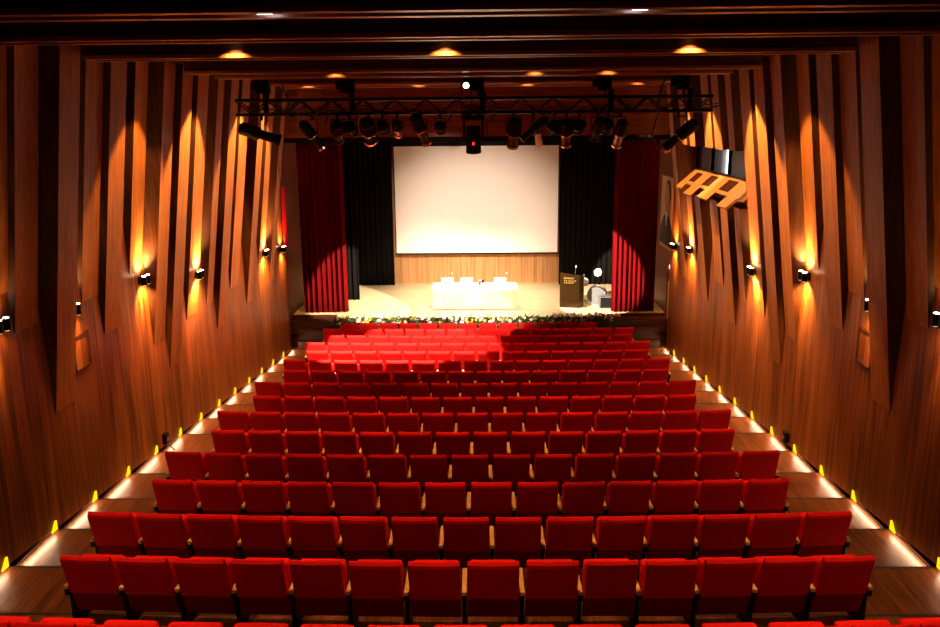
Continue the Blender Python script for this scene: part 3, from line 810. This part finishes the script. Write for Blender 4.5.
# ------------------------------------------------------------------ things on the walls
for s in (-1, 1):
    side = 'left-side' if s < 0 else 'right-side'
    t = thing('wall_hatch', 'small framed wooden hatch partly behind a long fin on the %s wall' % side, 'hatch', (s*(W-.002), 10.68, 3.28))
    b_ = B(); bx(b_, 0, -s*.012, -.20, .20, -.22, .22); mesh_obj('panel', b_, M_wall, t)
    b_ = B()
    for (y0, y1, z0, z1) in ((-.22, .22, .21, .24), (-.22, .22, -.24, -.21), (-.22, -.19, -.24, .24), (.19, .22, -.24, .24)):
        bx(b_, 0, -s*.03, y0, y1, z0, z1)
    mesh_obj('frame', b_, M_finshade, t)
    t = thing('socket_box', 'black socket box low on the %s wall' % side, 'socket box', (s*(W-.002), 13.1, 1.05))
    b_ = B(); bx(b_, 0, -s*.07, -.07, .07, -.08, .10, .01); mesh_obj('box', b_, M_blackmetal, t)
    b_ = B(); bx(b_, -s*.07, -s*.078, -.03, .03, -.03, .03); mesh_obj('cover', b_, M_steel, t)
pts = [(-5.22, 13.1, .97), (-5.10, 13.15, .80), (-4.95, 13.3, .625), (-4.80, 13.6, .615), (-4.86, 13.82, .62), (-5.05, 13.86, .62), (-5.2, 13.78, .64)]
b_ = B(); path(b_, pts, .012, 8); tag(mesh_obj('loose_cable', b_, M_cable), 'thin black cable trailing from the socket box onto the aisle', 'cable')
# red banner near the stage on the left wall
b_ = B()
prism(b_, [(-5.20, 21.95, 3.0), (-5.20, 22.36, 2.88), (-5.20, 22.36, 4.6), (-5.20, 21.95, 4.6)], (.012, 0, 0))
tag(mesh_obj('hanging_banner', b_, M_banner), 'red cloth banner hanging at the stage end of the left-side wall', 'banner')
# portrait print beside the stage
t = thing('portrait_picture', 'tall printed portrait of a man in a dark suit above the door', 'poster', (5.455, 22.95, 2.62))
b_ = B(); bx(b_, -.02, 0, 0, 1.7, 0, 2.05); mesh_obj('print', b_, M_print_bg, t)
def flat(name, pts, mt, x):
    b_ = B(); prism(b_, [(x, y, z) for y, z in pts], (-.004, 0, 0)); mesh_obj(name, b_, mt, t)
def ell(cy, cz, ry, rz, n=24): return [(cy+ry*math.cos(2*PI*i/n), cz+rz*math.sin(2*PI*i/n)) for i in range(n)]
flat('hair', ell(.80, 1.60, .36, .36), M_print_dark, -.021)
flat('face', ell(.86, 1.44, .31, .42), M_print_skin, -.026)
flat('suit', [(0.05, .1), (1.65, .1), (1.60, .55), (1.30, .85), (.98, 1.02), (.70, 1.02), (.40, .85), (.12, .55)], M_print_dark, -.031)
flat('shirt', [(.70, 1.02), (.98, 1.02), (.85, .62)], M_print_shirt, -.036)
t = thing('exit_sign', 'small lit sign box above the door by the stage', 'sign', (5.455, 22.98, 2.14))
b_ = B(); bx(b_, -.05, 0, -.12, .12, 0, .14, .006); mesh_obj('case', b_, M_white, t)
b_ = B(); bx(b_, -.054, -.05, -.10, .10, .02, .12); mesh_obj('face', b_, M_exit, t)

# ------------------------------------------------------------------ stage lighting
TW = (1, .85, .66)
def beam(src, dst, E_, deg, blend=.06, col=TW):
    spot('stage_beam', src, dst, E_, col, math.radians(deg), blend, .05)
beam((.80, 16.3, 5.70), (.2, 25.0, .75), 4300, 32, .7)
beam((.92, 16.3, 5.70), (-.25, 22.75, .6), 5200, 22, .05)
beam((-.80, 16.3, 5.75), (-1.35, 23.9, 1.0), 3900, 40, .6)
beam((2.66, 16.3, 5.66), (-3.15, 23.8, 1.55), 24000, 16.2, .15)
beam((-2.82, 16.3, 5.70), (2.92, 23.7, 2.15), 36000, 15.4, .03)
beam((-1.96, 16.3, 5.85), (-.1, 27.7, 2.3), 5600, 38, .9, (1, .78, .60))
# the spill of one profile on the seats of the front rows
beam((-2.80, 16.25, 5.75), (-1.85, 18.45, .6), 22000, 47, .04, (1, .74, .50))
# lamps over the stage
for x in (-1.8, 0, 1.8):
    spot('stage_wash', (x, 25.2, 6.35), (x*.75, 25.6, .75), 950, TW, math.radians(66), .6, .1)
area('booth_light', (6.6, 17.5, 6.25), (6.6, 17.5, 4), 12, (1, .78, .70), 1.2, .5)

# ------------------------------------------------------------------ camera, world, view
cam = bpy.data.cameras.new('camera'); co = link(bpy.data.objects.new('camera', cam))
f_px, yaw, pit, rol = 825.085, -.01952, .23, -.00948
cy, sy, cp, sp = math.cos(yaw), math.sin(yaw), math.cos(pit), math.sin(pit)
right = V((cy, -sy, 0)); dep = V((sy*cp, cy*cp, -sp)); up = V((sy*sp, cy*sp, cp))
cr, sr = math.cos(rol), math.sin(rol)
r2 = cr*right + sr*up; u2 = cr*up - sr*right
co.matrix_world = Matrix(((r2.x, u2.x, -dep.x, .21673), (r2.y, u2.y, -dep.y, 0), (r2.z, u2.z, -dep.z, 6.2804), (0, 0, 0, 1)))
cam.sensor_width = 36; cam.lens = 36*f_px/940; cam.clip_start = .05
S.camera = co
w = bpy.data.worlds.new('world'); S.world = w; w.use_nodes = True
w.node_tree.nodes['Background'].inputs[0].default_value = (0, 0, 0, 1)
S.view_settings.view_transform = 'Standard'; S.view_settings.look = 'None'
S.view_settings.gamma = 1; S.view_settings.exposure = 0; S.view_settings.use_curve_mapping = False
